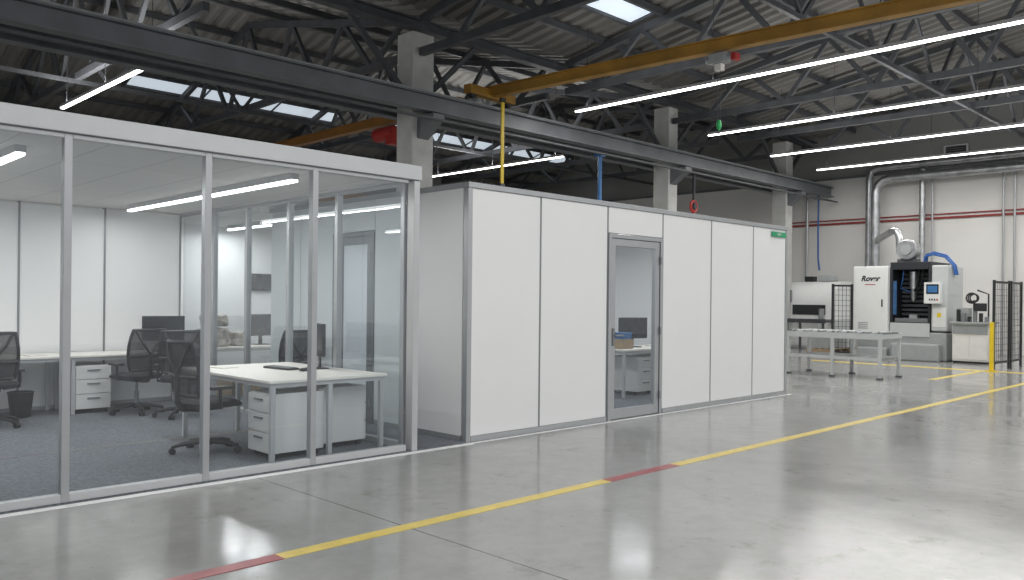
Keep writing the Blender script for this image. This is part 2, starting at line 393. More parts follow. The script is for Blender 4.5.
# ---------------------------------------------------------------- hall structure
for (x0,x1) in ((10.02,10.56),(18.72,19.14),(25.35,25.8),(1.3,1.9)):
    xc=(x0+x1)/2
    e=THING('support_column',(xc,13.2,0),'tall pale grey concrete column carrying the crane rail','column','columns between the hall bays')
    h=(x1-x0)/2
    BX('shaft',-h,h,-.25,.25,0,6.75,CONC,e,bevel=.02)
    bm=bmesh.new()
    v=[bm.verts.new(q) for q in ((-.14,-.25,4.65),(-.14,-.25,5.08),(-.14,-.75,5.08),(-.14,-.75,4.98),(.14,-.25,4.65),(.14,-.25,5.08),(.14,-.75,5.08),(.14,-.75,4.98))]
    for f in ((0,1,2,3),(7,6,5,4),(0,3,7,4),(1,5,6,2),(2,6,7,3),(0,4,5,1)): bm.faces.new([v[i] for i in f])
    OBJ('corbel',bm,RAIL,e)
    for s in (-1,1):
        bm=bmesh.new(); BEAM(bm,(s*(h-.02),0,5.55),(s*(h+1.3),0,6.82),.08,.1); OBJ('knee_brace',bm,STEEL,e)
def ibeam(name,x0,x1,y,z0,z1,w,m,label,cat):
    bm=bmesh.new(); B(bm,x0,x1,y-w/2,y+w/2,z1-.03,z1); B(bm,x0,x1,y-w/2,y+w/2,z0,z0+.03); B(bm,x0,x1,y-.02,y+.02,z0+.03,z1-.03)
    return OBJ(name,bm,m,label=label,cat=cat)
ibeam('crane_runway_beam',-8,27.9,12.62,5.12,5.46,.24,RAIL,'long grey steel runway beam running past the columns','beam')
ibeam('crane_runway_beam',-8,27.9,13.75,5.16,5.46,.24,RAIL,'long grey steel runway beam behind the columns','beam')
BX('crane_rail',-8,27.9,12.59,12.65,5.461,5.52,MACHG,label='steel rail on top of the runway beam',cat='rail')
ibeam('eaves_beam',-8,27.9,13.2,6.86,7.08,.22,STEEL,'dark steel eaves beam on the column heads','beam')
ibeam('crane_runway_beam',-8,27.9,26.4,5.0,5.4,.3,ORNG,'orange-brown steel runway beam along the far side wall','beam')
bm=bmesh.new(); BEAM(bm,(-8,12.35,4.93),(27.8,12.35,4.93),.08,.04); OBJ('cable_tray',bm,STEEL,label='slim steel cable tray under the runway beam',cat='cable tray')
def truss(x,ya,yb,zb,group,w=1.0,n=7):
    yc=(ya+yb)/2
    e=THING('roof_truss',(x,yc,zb),'dark steel lattice roof truss with diagonal braces','roof truss',group)
    L=yb-ya
    bm=bmesh.new(); BEAM(bm,(0,-L/2,0),(0,L/2,0),.12*w,.15*w); OBJ('bottom_chord',bm,STEEL,e)
    bm=bmesh.new(); ys=[ya+L*i/14 for i in range(15)]
    top=lambda y: roofz(y)-zb-.24
    for i in range(14): BEAM(bm,(0,ys[i]-yc,top(ys[i])),(0,ys[i+1]-yc,top(ys[i+1])),.12*w,.15*w)
    OBJ('top_chord',bm,STEEL,e)
    for i in range(n):
        y0=ya+L*i/n; y1=ya+L*(i+1)/n; ym=(y0+y1)/2
        for p,q in (((0,y0-yc,top(y0)),(0,ym-yc,0)),((0,ym-yc,0),(0,y1-yc,top(y1)))):
            bm=bmesh.new(); BEAM(bm,p,q,.085*w,.10*w); OBJ('diagonal_brace',bm,STEEL,e)
TX=(2.0,6.1,10.2,14.5,18.85,22.2,25.55)
for x in TX: truss(x,0,12.9,6.35,'roof trusses of the front bay',n=6)
for x in TX: truss(x,13.5,26.6,6.35,'roof trusses of the rear bay',n=6)
for y in [0.4,2.4,4.4,6.4,8.4,10.2,11.8,14.2,16.2,18.2,20.8,22.6,25.2,26.3]:
    bm=bmesh.new(); BEAM(bm,(-8,y,roofz(y)-.1),(27.9,y,roofz(y)-.1),.08,.14)
    OBJ('roof_purlin',bm,STEEL,label='long dark steel purlin under the roof deck',cat='purlin',group='roof purlins')
for y in (6.5,20.0):
    e=THING('lattice_girder',(10,y,6.35),'long dark lattice girder tying the roof trusses together','girder','longitudinal lattice girders')
    bm=bmesh.new(); BEAM(bm,(-18,0,-.1),(17.8,0,-.1),.08,.09); OBJ('bottom_chord',bm,STEEL,e)
    x=-16.0; zt=roofz(y)-6.35-.3
    while x<16:
        for p,q in (((x,0,-.1),(x+1.6,0,zt)),((x+1.6,0,zt),(x+3.2,0,-.1))):
            bm=bmesh.new(); BEAM(bm,p,q,.06,.07); OBJ('diagonal_brace',bm,STEEL,e)
        x+=3.2

def crane(x,ya,yb,z,m,label,rot=0):
    yc=(ya+yb)/2; h=(yb-ya)/2
    e=THING('bridge_crane',(x,yc,z),label,'overhead crane',rot=rot)
    bm=bmesh.new(); B(bm,-.09,.09,-h,h,.05,.07); B(bm,-.09,.09,-h,h,.25,.27); B(bm,-.04,.04,-h,h,.07,.25)
    OBJ('girder',bm,m,e)
    bm=bmesh.new(); B(bm,-.7,.7,h-.2,h+.0,.02,.2)
    OBJ('end_carriage',bm,m,e,bevel=.01)
    for xx in (-.55,.55):
        bm=bmesh.new(); TUBE(bm,[(xx,h-.15,.01),(xx,h-.05,.01)],.08,12); OBJ('wheel',bm,STEELD,e)
    bm=bmesh.new(); TUBE(bm,[(.14,-h,.1),(.14,h,.1)],.012,6)
    OBJ('power_cable',bm,BLACK,e)
    return e
crane(12.42,-3,12.70,5.62,YEL,'long ochre yellow overhead bridge crane spanning the front bay',rot=.085)
crane(11.9,13.65,26.3,5.62,ORNG,'orange overhead bridge crane in the rear bay')
e=THING('crane_hoist',(12.16,7.42,5.46),'small crane hoist with hanging green hook block on the girder','hoist')
bm=bmesh.new(); B(bm,-.1,.1,-.16,.16,.0,.16); TUBE(bm,[(0,-.24,.08),(0,.24,.08)],.06,14); OBJ('trolley',bm,MACHG,e,bevel=.01)
bm=bmesh.new(); B(bm,-.08,.08,-.34,-.25,.0,.12); OBJ('motor',bm,RED,e,bevel=.01)
for yy in (-.02,.03):
    bm=bmesh.new(); TUBE(bm,[(0,yy,0),(0,yy,-.98)],.006,6); OBJ('cable',bm,STEEL,e)
bm=bmesh.new(); TUBE(bm,[(0,0,-.94),(0,0,-.98),(0,0,-1.06),(0,0,-1.10)],[.02,.042,.042,.02],14); OBJ('hook_block',bm,LGREEN,e,smooth=True)
bm=bmesh.new(); TUBE(bm,[(0,0,-1.09)]+[(0,.03*math.sin(a),-1.14+.03*math.cos(a)) for a in [i*.45 for i in range(0,10)]],.008,6); OBJ('hook',bm,STEEL,e)
BX('warning_plate',-.06,.06,-.06,.06,-.12,-.01,PAPER,e)
e=THING('hanging_strip',(11.72,12.16,3.85),'narrow yellow vertical strip hanging from the crane end','crane fitting')
BX('strip',-.04,.04,-.015,.015,0,1.65,YEL2,e); BX('bracket',-.06,.06,-.03,.03,1.652,1.74,STEELD,e); BX('end_weight',-.06,.06,-.03,.03,-.08,0,STEELD,e)
e=THING('chain_hoist',(11.9,16.4,5.45),'red chain hoist hanging under the orange crane','hoist')
bm=bmesh.new(); TUBE(bm,[(0,-.35,0),(0,.35,0)],.17,16); B(bm,-.15,.15,-.45,-.2,-.3,.1); OBJ('body',bm,RED,e)
bm=bmesh.new(); TUBE(bm,[(0,0,-.1),(0,0,-.7)],.012,6); TUBE(bm,[(.1,0,-.7),(-.1,0,-.7)],.08,12); OBJ('chain',bm,STEELD,e)
e=THING('hose_reel',(19.95,12.95,4.15),'red cable reel hanging beside the concrete column','hose reel')
bm=bmesh.new(); TUBE(bm,arc((0,0,0),.15,0,2*math.pi*15/16,15,'xz'),.04,8,closed=True); OBJ('drum',bm,RED,e)
bm=bmesh.new(); TUBE(bm,[(0,-.06,0),(0,.06,0)],.08,12); B(bm,-.03,.03,-.03,.03,.0,.9); OBJ('bracket',bm,STEELD,e)
bm=bmesh.new(); TUBE(bm,[(15.75,12.9,3.4),(15.75,12.9,5.0)],.05,10); B(bm,15.65,15.85,12.8,13.0,5.0,5.08); OBJ('blue_pipe',bm,BLUEP,label='short vertical blue pipe under the runway beam',cat='pipe')

def pipe(name,pts,r,m,label,cat='pipe',seg=12,group=None):
    bm=bmesh.new(); TUBE(bm,pts,r,seg); return OBJ(name,bm,m,smooth=True,label=label,cat=cat,group=group)
pipe('red_pipe',[(27.94,4.5,4.2),(27.94,14.5,4.2)],.035,REDP,'thin dark red pipe running along the white wall')
pipe('red_pipe',[(27.94,4.5,4.32),(27.94,14.5,4.32)],.02,REDP,'second thinner dark red pipe along the white wall')
def duct(name,pts,r,label,clamps=True):
    e=THING(name,pts[0],label,'ventilation duct'); o=Vector(pts[0])
    P=[Vector(p)-o for p in pts]; bm=bmesh.new(); TUBE(bm,P,r,18); OBJ('duct_pipe',bm,GALV,e,smooth=True)
    if clamps:
        for a,b in zip(P[:-1],P[1:]):
            L=(b-a).length; n=int(L/.8)
            for k in range(1,n+1):
                c=a.lerp(b,k/(n+1)); d=(b-a).normalized()*.02; bm=bmesh.new(); TUBE(bm,[c-d,c+d],r+.015,18); OBJ('duct_clamp',bm,ALU,e)
    return e
duct('ventilation_duct',[(27.3,3.5,5.50),(27.3,10.35,5.50),(27.3,10.6,5.45),(27.3,10.78,5.3),(27.3,10.85,5.05),(27.3,10.85,2.2)],.14,'silver galvanised duct running down the white wall')
duct('ventilation_duct',[(27.7,3.5,5.93),(27.7,10.9,5.93),(27.7,11.15,5.85),(27.7,11.22,5.6),(27.7,11.22,2.2)],.11,'silver galvanised duct running along the top of the wall')
duct('ventilation_duct',[(27.7,9.55,5.75),(27.7,9.55,2.2)],.09,'slim silver vertical duct on the white wall')
pipe('conduit',[(27.85,9.3,0.0),(27.85,9.3,5.6)],.03,ALU,'thin vertical metal conduit on the hall wall')
pipe('conduit',[(27.8,13.4,0.0),(27.8,13.4,5.6)],.05,ALU,'thin vertical metal conduit on the hall wall')
pipe('conduit',[(27.85,7.3,0.0),(27.85,7.3,5.6)],.035,ALU,'thin vertical metal conduit on the hall wall')
pipe('conduit',[(27.85,7.0,0.0),(27.85,7.0,5.6)],.035,ALU,'thin vertical metal conduit on the hall wall')
pipe('blue_hose',[(27.6,12.9,5.2),(27.62,12.92,4),(27.6,12.9,3.0),(27.6,12.85,2.6)],.03,BLUE,'thin blue air hose hanging down the wall','hose')
e=THING('air_vent_grille',(27.95,8.65,6.25),'dark square ventilation grille high on the wall','vent')
bm=bmesh.new(); B(bm,-.05,.03,-.35,.35,-.2,-.16); B(bm,-.05,.03,-.35,.35,.16,.2); B(bm,-.05,.03,-.35,-.3,-.16,.16); B(bm,-.05,.03,.3,.35,-.16,.16); OBJ('grille_frame',bm,ALUL,e)
for k in range(5): BX('louvre',-.03,.02,-.3,.3,-.15+k*.065,-.115+k*.065,BLACK,e)
BX('wall_box',27.8,27.98,6.2,6.6,1.6,2.5,ALUL,bevel=.01,label='light grey electrical box mounted on the white wall',cat='electrical box')
BX('trim_20',27.94,28,-6,27,5.72,5.8,RAIL,kind='structure')

# ---------------------------------------------------------------- furniture
def chair(loc,rot,label):
    e=THING('office_chair',loc,label,'office chair','black mesh office chairs',rot)
    bm=bmesh.new()
    TUBE(bm,[(0,0,.07),(0,0,.13)],.045,14)
    for k in range(5):
        a=k*2*math.pi/5+.3; c,s=math.cos(a),math.sin(a)
        TUBE(bm,[(.03*c,.03*s,.105),(.18*c,.18*s,.095),(.31*c,.31*s,.07)],[.028,.022,.015],8)
    OBJ('star_base',bm,BLACK,e,smooth=True)
    for k in range(5):
        a=k*2*math.pi/5+.3; c,s=math.cos(a),math.sin(a)
        bm=bmesh.new(); x,y=.31*c,.31*s
        TUBE(bm,[(x-s*.03,y+c*.03,.03),(x-s*.008,y+c*.008,.03)],.03,12); TUBE(bm,[(x+s*.008,y-c*.008,.03),(x+s*.03,y-c*.03,.03)],.03,12); TUBE(bm,[(x,y,.03),(x,y,.075)],.008,6)
        OBJ('caster',bm,BLACK,e)
    bm=bmesh.new(); TUBE(bm,[(0,0,.12),(0,0,.28),(0,0,.281),(0,0,.42)],[.028,.028,.016,.016],12); OBJ('gas_column',bm,ALUD,e)
    bm=bmesh.new(); B(bm,-.13,.11,-.09,.09,.405,.44)
    TUBE(bm,[(-.1,0,.42),(-.24,0,.43),(-.30,0,.5),(-.305,0,.62),(-.31,0,.78)],[.03,.03,.028,.024,.018],8); OBJ('back_support',bm,BLACK,e,smooth=True)
    bm=bmesh.new(); n=14; rows=[]
    for i in range(n+1):
        row=[]
        for j in range(n+1):
            u=-1+2*i/n; v=-1+2*j/n
            x=u*math.sqrt(1-v*v*.22)*.255+.02; y=v*math.sqrt(1-u*u*.22)*.26
            edge=max(abs(u),abs(v)); z=.515-.035*edge**5+.012*abs(v)**2-.03*max(0,u)**4
            row.append(bm.verts.new((x,y,z)))
        rows.append(row)
    for i in range(n):
        for j in range(n): bm.faces.new((rows[i][j],rows[i+1][j],rows[i+1][j+1],rows[i][j+1]))
    r=bmesh.ops.extrude_face_region(bm,geom=bm.faces[:]); vs=[g for g in r['geom'] if isinstance(g,bmesh.types.BMVert)]
    for v in vs: v.co.z=.44; v.co.x=.02+(v.co.x-.02)*.93; v.co.y*=.93
    OBJ('seat',bm,BLACKF,e,smooth=True)
    def P(s,t):
        w=.185+.065*math.sin(math.pi*(.15+.7*t)); 
        return Vector((-.255-.07*t+.045*s*s+.012*math.sin(math.pi*t), s*w, .56+.5*t))
    bm=bmesh.new(); n=12; g=[[bm.verts.new(P(-1+2*j/n,i/n)) for j in range(n+1)] for i in range(n+1)]
    for i in range(n):
        for j in range(n): bm.faces.new((g[i][j],g[i][j+1],g[i+1][j+1],g[i+1][j]))
    back=OBJ('backrest',bm,MESHF,e,smooth=True)
    loop=[P(-1+2*j/10,0) for j in range(11)]+[P(1,i/10) for i in range(1,10)]+[P(1-2*j/10,1) for j in range(11)]+[P(-1,1-i/10) for i in range(1,10)]
    bm=bmesh.new(); TUBE(bm,loop,.018,8,closed=True); 
    TUBE(bm,[P(-1+2*j/8,.36)+Vector((-.02,0,0)) for j in range(9)],.02,8)
    TUBE(bm,[P(0,.4)+Vector((-.03,0,0)),P(-.5,.7)+Vector((-.03,0,0)),P(-.85,.97)+Vector((-.01,0,0))],.015,8)
    TUBE(bm,[P(0,.4)+Vector((-.03,0,0)),P(.5,.7)+Vector((-.03,0,0)),P(.85,.97)+Vector((-.01,0,0))],.015,8)
    OBJ('backrest_frame',bm,BLACK,back,smooth=True)
    for sgn in (-1,1):
        bm=bmesh.new(); y=sgn*.28
        TUBE(bm,[(-.02,sgn*.12,.43),(-.02,y,.45),(-.03,y,.52),(-.03,y,.62)],.017,8)
        B(bm,-.14,.10,y-.04,y+.04,.62,.648); OBJ('armrest',bm,BLACK,e,bevel=.008)
    return e
ch=chair((3.52,7.68,.012),.10,'black mesh-back office chair on casters beside the white desk')
DUP(ch,(4.32,10.12,.012),math.radians(64),'black mesh-back office chair turned to the rear desk')
DUP(ch,(4.02,10.78,.012),math.radians(100),'black mesh-back office chair pushed up to the long rear desk')
DUP(ch,(2.38,10.62,.012),math.radians(80),'black mesh-back office chair at the end of the rear desk')
DUP(ch,(5.42,9.5,.012),math.radians(90),'black mesh-back office chair beyond the side glazing')

def desk(x0,x1,y0,y1,label,mid=None,z=.012,group='white office desks'):
    e=THING('office_desk',((x0+x1)/2,(y0+y1)/2,z),label,'desk',group); a=(x1-x0)/2;b=(y1-y0)/2
    BX('worktop',-a,a,-b,b,.705,.73,WHITE2,e,bevel=.003)
    lx=[-a+.045,a-.045]+([mid-(x0+x1)/2] if mid else [])
    for yy in (-b+.045,b-.045):
        for xx in lx:
            BX('leg',xx-.022,xx+.022,yy-.022,yy+.022,0,.665,ALUL,e,bevel=.003)
    bm=bmesh.new()
    for yy in (-b+.045,b-.045): B(bm,-a+.02,a-.02,yy-.02,yy+.02,.665,.705)
    for xx in (-a+.045,a-.045): B(bm,xx-.02,xx+.02,-b+.07,b-.07,.665,.704)
    OBJ('frame',bm,ALUL,e)
    return e
desk(3.69,4.97,6.78,8.72,'white bench desk with silver square legs next to the glass front',mid=4.33)
desk(1.7,3.32,11.1,11.82,'long white office desk along the rear wall')
desk(3.34,4.94,11.1,11.82,'long white desk carrying a monitor in the rear corner')
desk(5.3,7.4,11.7,12.4,'white desk with wrapped goods and monitors in the adjoining room')
desk(10.1,11.7,7.75,8.5,'white desk inside the cabin')

def pedestal(loc,rot,label):
    e=THING('drawer_pedestal',loc,label,'drawer pedestal','light grey drawer pedestals',rot)
    BX('body',-.21,.21,-.26,.28,.055,.60,PEDG,e,bevel=.004)
    for a,b in [(.06,.24),(.25,.42),(.43,.59)]:
        d=BX('drawer',-.205,.205,-.28,-.262,a,b,PEDG,e,bevel=.003)
        bm=bmesh.new(); B(bm,-.075,.075,-.296,-.281,b-.055,b-.04); OBJ('handle',bm,ALUD,d)
    for x in (-.17,.17):
        for y in (-.21,.22):
            bm=bmesh.new(); TUBE(bm,[(x-.012,y,.025),(x+.012,y,.025)],.025,10); B(bm,x-.008,x+.008,y-.008,y+.008,.03,.056); OBJ('caster',bm,BLACK,e)
    return e
pd=pedestal((4.02,7.08,.012),-math.pi/2,'light grey three-drawer pedestal under the front desk')
DUP(pd,(4.62,7.25,.012),math.pi/2,'light grey pedestal with drawers facing the side glazing')
DUP(pd,(3.62,11.40,.012),0,'light grey three-drawer pedestal under the long rear desk')
DUP(pd,(10.75,8.1,.012),0,'light grey three-drawer pedestal inside the cabin')
DUP(pd,(11.35,8.1,.012),0,'light grey three-drawer pedestal inside the cabin')

def monitor(loc,rot,label):
    e=THING('monitor',loc,label,'monitor','desktop monitors',rot)
    BX('screen_housing',-.27,.27,-.012,.02,.14,.48,BLACK,e,bevel=.006)
    BX('display',-.258,.258,-.0145,-.0125,.152,.468,SCREEN,e)
    bm=bmesh.new(); B(bm,-.03,.03,.022,.04,.01,.3); OBJ('stand',bm,BLACK,e,bevel=.004)
    bm=bmesh.new(); B(bm,-.12,.12,-.08,.1,0,.012); OBJ('stand_foot',bm,BLACK,e,bevel=.004)
    return e
DT=.012+.7305
mo=monitor((4.74,7.72,DT),math.radians(-107),'black monitor standing edge-on on the front desk')
DUP(mo,(4.58,11.35,DT),math.radians(-15),'wide black monitor on the long rear desk')
DUP(mo,(6.42,12.1,DT),math.radians(0),'black monitor on the desk in the adjoining room')
DUP(mo,(7.05,12.1,DT),math.radians(-20),'black monitor at the desk end in the adjoining room')
DUP(mo,(10.9,8.2,DT),math.radians(-20),'black monitor on the cabin desk')
def keyboard(loc,rot,label):
    e=THING('keyboard',loc,label,'keyboard','black keyboards',rot=rot)
    BX('body',-.22,.22,-.07,.07,0,.02,BLACK,e,bevel=.004)
    bm=bmesh.new()
    for r_ in range(4):
        for c_ in range(13): B(bm,-.205+c_*.032,-.18+c_*.032,-.058+r_*.03,-.034+r_*.03,.0,.026)
    o=OBJ('keys',bm,ALUD,e); o['kind']='stuff'
keyboard((4.42,7.9,DT),-math.pi/2+.1,'black keyboard lying on the front desk')
e=THING('computer_mouse',(4.45,7.5,DT),'small black mouse beside the keyboard','mouse')
bm=bmesh.new(); bmesh.ops.create_uvsphere(bm,u_segments=12,v_segments=8,radius=1); bmesh.ops.scale(bm,verts=bm.verts,vec=(.055,.032,.018)); bmesh.ops.translate(bm,verts=bm.verts,vec=(0,0,.018)); OBJ('body',bm,BLACK,e,smooth=True)
BX('wheel',.02,.035,-.004,.004,.03,.038,ALUD,e)
bm=bmesh.new(); TUBE(bm,[(0,0,0),(0,0,.012),(0,0,.30)],[.10,.11,.14],20,cap=False)
TUBE(bm,arc((0,0,.30),.14,0,2*math.pi*19/20,19,'xy'),.008,6,closed=True)
v=[bm.verts.new((.1*math.cos(k*math.pi/10),.1*math.sin(k*math.pi/10),.002)) for k in range(20)]; bm.faces.new(v)
OBJ('waste_bin',bm,BLACK,loc=(2.85,11.3,.013),smooth=True,label='round black waste bin on the carpet under the rear desk',cat='bin')
def papers(x,y,label,n=3):
    e=THING('paper_stack',(x,y,DT),label,'papers',rot=.2)
    for k in range(n): BX('sheet',-.105+.01*k,.105+.01*k,-.15+.005*k,.15+.005*k,k*.004,k*.004+.004,PAPER,e)
papers(3.0,11.4,'small stack of white papers on the rear desk'); papers(4.0,8.4,'loose white papers on the bench desk')
def bundle(loc,sx,sy,sz,label,seed):
    bm=bmesh.new(); bmesh.ops.create_icosphere(bm,subdivisions=4,radius=1)
    for v in bm.verts:
        p=v.co.copy(); k=max(abs(p.x),abs(p.y),abs(p.z)); q=p.lerp(p/k,.55)
        d=1+.12*noise.noise(p*2.5+Vector((seed,0,0)))+.05*noise.noise(p*7+Vector((0,seed,0)))
        v.co=Vector((q.x*sx*d,q.y*sy*d,q.z*sz*d))
    mz=min(v.co.z for v in bm.verts)
    for v in bm.verts: v.co.z=max(0,v.co.z-mz-.015)
    h=max(v.co.z for v in bm.verts)
    OBJ('wrapped_bundle',bm,WRAP,loc=loc,smooth=True,label=label,cat='bundle',group='plastic wrapped bundles'); return h
h=bundle((5.58,12.03,DT),.22,.22,.15,'crumpled plastic-wrapped bundle standing on the inner desk',1.3)
bundle((5.60,12.02,DT+h+.001),.18,.18,.10,'flat plastic-wrapped bundle stacked on another bundle',4.1)
bundle((6.0,12.05,DT),.13,.18,.12,'small plastic-wrapped bundle beside the monitors',7.7)
for (x,y,w,d,z0,h,m,l) in ((5.6,12.0,.42,.36,.012,.35,CARD,'brown cardboard box on the carpet under the desk'),(6.1,12.0,.36,.36,.012,.3,CARD,'brown cardboard box on the carpet under the desk'),(10.42,8.05,.26,.24,DT,.15,CARD,'small brown cardboard box on the cabin desk'),(10.42,8.05,.22,.2,DT+.152,.1,BLUEP,'small blue box stacked on a cardboard box'),(10.38,8.35,.2,.16,DT,.28,PAPER,'upright white box on the cabin desk')):
    e=THING('storage_box',(x,y,z0),l,'box'); BX('body',-w/2,w/2,-d/2,d/2,0,h-.03,m,e); BX('lid',-w/2-.008,w/2+.008,-d/2-.008,d/2+.008,h-.03,h,m,e)
papers(11.4,8.1,'stack of white papers on the cabin desk',5)
e=THING('wall_screen',(7.1,13.48,1.75),'dark flat screen mounted on the white rear wall','screen'); BX('housing',-.22,.22,-.04,.0,-.15,.15,BLACK,e); BX('display',-.2,.2,-.043,-.041,-.13,.13,SCREEN,e)

# ---------------------------------------------------------------- machine area
e=THING('roller_table',(17.0,7.4,0),'long light grey steel roller conveyor table with lower shelf','roller conveyor')
for x in (-.48,.48): BX('side_rail',x-.025,x+.025,-1.0,1.0,.78,.89,MACHL,e)
for y in (-.99,.99): BX('end_rail',-.455,.455,y-.01,y+.01,.79,.88,MACHL,e)
for y in (-.95,0,.95):
    for x in (-.48,.48):
        BX('leg',x-.03,x+.03,y-.03,y+.03,.03,.78,MACHL,e); BX('foot',x-.05,x+.05,y-.05,y+.05,0,.03,STEEL,e)
for x in (-.48,.48): BX('lower_rail',x-.02,x+.02,-.92,.92,.36,.42,MACHL,e)
bm=bmesh.new()
for k in range(7): B(bm,-.36+k*.12-.03,-.36+k*.12+.03,-.94,.94,.38,.40)
for y in (-.93,0,.93): B(bm,-.46,.46,y-.018,y+.018,.35,.38)
OBJ('lower_shelf',bm,GALV,e)
for k in range(13):
    bm=bmesh.new(); y=-.92+k*.153; TUBE(bm,[(-.455,y,.895),(.455,y,.895)],.036,10); OBJ('roller',bm,MACHG if k%2 else ALUD,e,smooth=True)
# machining centre
e=THING('machining_centre',(23,8.4,0),'large white machining centre with dark enclosure and control panel','machine')
bm=bmesh.new(); B(bm,.0,1.8,-1.1,1.2,0,.75); B(bm,-.3,.0,-1.0,.2,.0,.45); B(bm,-.15,.0,.35,1.15,0,.3); OBJ('base',bm,MACHG,e,bevel=.04)
BX('electrical_cabinet',-.15,1.3,.34,1.27,.62,2.50,MACHW,e,bevel=.03)
BX('cabinet_door',-.165,-.152,.41,1.2,.70,2.42,MACHW,e,bevel=.004)
BX('cabinet_handle',-.185,-.166,.46,.49,1.4,1.6,BLACK,e)
for k in range(4): BX('cabinet_vent',-.17,-.166,.85,1.12,.8+k*.05,.825+k*.05,MACHG,e)
bm=bmesh.new(); B(bm,.0,1.5,-.70,.33,.76,1.0); B(bm,.9,1.5,-.70,.33,1.0,2.6); B(bm,.0,.9,.27,.33,1.0,2.6); B(bm,.0,.9,-.70,-.64,1.0,2.6); B(bm,.0,.9,-.64,.27,2.4,2.6)
OBJ('enclosure',bm,MACHB,e,bevel=.01)
for k in range(11): BX('bellows_fold',.6,.88,-.6,.24,1.05+k*.12,1.12+k*.12,STEEL,e)
bm=bmesh.new(); TUBE(bm,[(.35,-.15,2.35),(.35,-.15,1.9),(.35,-.15,1.89),(.35,-.15,1.65),(.35,-.15,1.55)],[.10,.10,.07,.07,.03],14); OBJ('spindle',bm,GALV,e,smooth=True)
BX('side_window',.02,.05,.17,.26,1.2,2.1,CYAN,e)
BX('work_table',.1,.8,-.6,.24,1.001,1.1,ALUD,e)
BX('clamp_block',.2,.4,-.3,-.1,1.101,1.2,GALV,e)
for y0 in (-.45,-.35,.05):
    bm=bmesh.new(); TUBE(bm,[(.2,y0,2.4),(.18,y0+.03,2.1),(.25,y0+.1,1.9),(.33,-.1,1.8)],.016,6); OBJ('coolant_hose',bm,BLUE if y0>0 else BLACK,e,smooth=True)
BX('front_guard',-.03,-.001,-.69,.32,.62,.98,MACHL,e,bevel=.005)
BX('control_column',-.02,1.2,-1.12,-.72,.78,2.5,MACHL,e,bevel=.04)
BX('control_panel',-.2,-.021,-1.0,-.60,1.5,2.05,MACHW,e,bevel=.01)
BX('panel_screen',-.206,-.2,-.96,-.66,1.75,2.0,SCREEN,e)
BX('screen_image',-.209,-.206,-.93,-.69,1.79,1.96,BLUEP,e)
for k in range(4): BX('panel_button',-.21,-.2,-.94+k*.06,-.91+k*.06,1.58,1.63,RED if k==0 else BLACK,e)
BX('side_door',-.026,-.02,-1.08,-.76,.9,1.4,MACHW,e)
BX('warning_label',-.03,-.026,-.97,-.87,1.15,1.26,YELB,e)
TEXT('lettering','Rover',.20,faceX(-.168,.80,2.16),BLACK,e,shear=.3,bold=.007)
BX('nameplate',-.17,-.166,.66,.94,1.99,2.01,RED,e)
for k,zz in enumerate((.12,.18,.15)):
    bm=bmesh.new(); TUBE(bm,[(.3+k*.09,-.42,2.5),(.3+k*.09,-.45,2.62+zz),(.3+k*.09,-.65,2.68+zz),(.3+k*.09,-.95,2.64+zz*.7),(.3+k*.09,-1.15,2.5),(.3+k*.09,-1.2,2.25)],.028,8); OBJ('hose',bm,BLUE,e,smooth=True)
bm=bmesh.new(); TUBE(bm,[(.35,.05,2.95),(.7,.05,2.95)],.28,24); OBJ('fan_housing',bm,GALV,e,bevel=.03)
bm=bmesh.new(); TUBE(bm,[(.30,.05,2.95),(.36,.05,2.95)],.14,18); OBJ('fan_inlet',bm,MACHG,e)
bm=bmesh.new(); TUBE(bm,[(.55,.28,2.95),(.55,.30,3.3),(.57,.36,3.45),(.62,.46,3.5),(.8,.6,3.5),(3.2,1.9,3.5),(4.1,2.3,3.5)],.10,14); OBJ('extraction_pipe',bm,GALV,e,smooth=True)
BX('fan_bracket',.4,.7,-.2,.3,2.602,2.70,STEEL,e)
# secondary machine
e=THING('edge_banding_machine',(26.0,12.3,0),'smaller white machine with rounded hood and roller feed','machine')
BX('base',-.3,1.2,-.9,.9,0,.95,MACHL,e,bevel=.03)
for k in range(3): BX('base_door',-.312,-.3,-.85+k*.58,-.30+k*.58,.1,.85,MACHW,e,bevel=.003)
bm=bmesh.new()
pr=[(-.2,.96),(-.2,1.5)]+[(.4-.6*math.cos(a),1.5+.68*math.sin(a)) for a in [math.pi/2*i/8 for i in range(1,9)]]+[(1.1,2.18),(1.1,.96)]
A=[bm.verts.new((x,-.8,z)) for x,z in pr]; C=[bm.verts.new((x,.85,z)) for x,z in pr]
bm.faces.new(A[::-1]); bm.faces.new(C)
for i in range(len(pr)): bm.faces.new((A[i],A[(i+1)%len(pr)],C[(i+1)%len(pr)],C[i]))
OBJ('hood',bm,MACHW,e,smooth=True)
BX('window_opening',-.23,-.2,-.5,.6,1.1,1.42,BLACK,e)
bm=bmesh.new(); TUBE(bm,[(-.26,-.4,1.3),(-.26,-.4,1.0)],.09,12); OBJ('feed_head',bm,GALV,e)
for k in range(7):
    bm=bmesh.new(); TUBE(bm,[(-.9,-.75+k*.25,.92),(-.3,-.75+k*.25,.92)],.05,8); OBJ('feed_roller',bm,STEEL,e)
BX('feed_rail',-.94,-.9,-.85,.85,.85,.98,STEEL,e)
for y in (-.75,0,.75): BX('feed_leg',-.93,-.87,y-.03,y+.03,0,.85,STEEL,e)
BX('control_box',-.32,-.22,.62,.84,1.5,1.9,ALUD,e)
BX('top_motor',.3,.7,-.5,.0,2.19,2.4,MACHG,e,bevel=.02)
BX('top_fan',.4,.7,.2,.5,2.19,2.36,BLACK,e,bevel=.02)
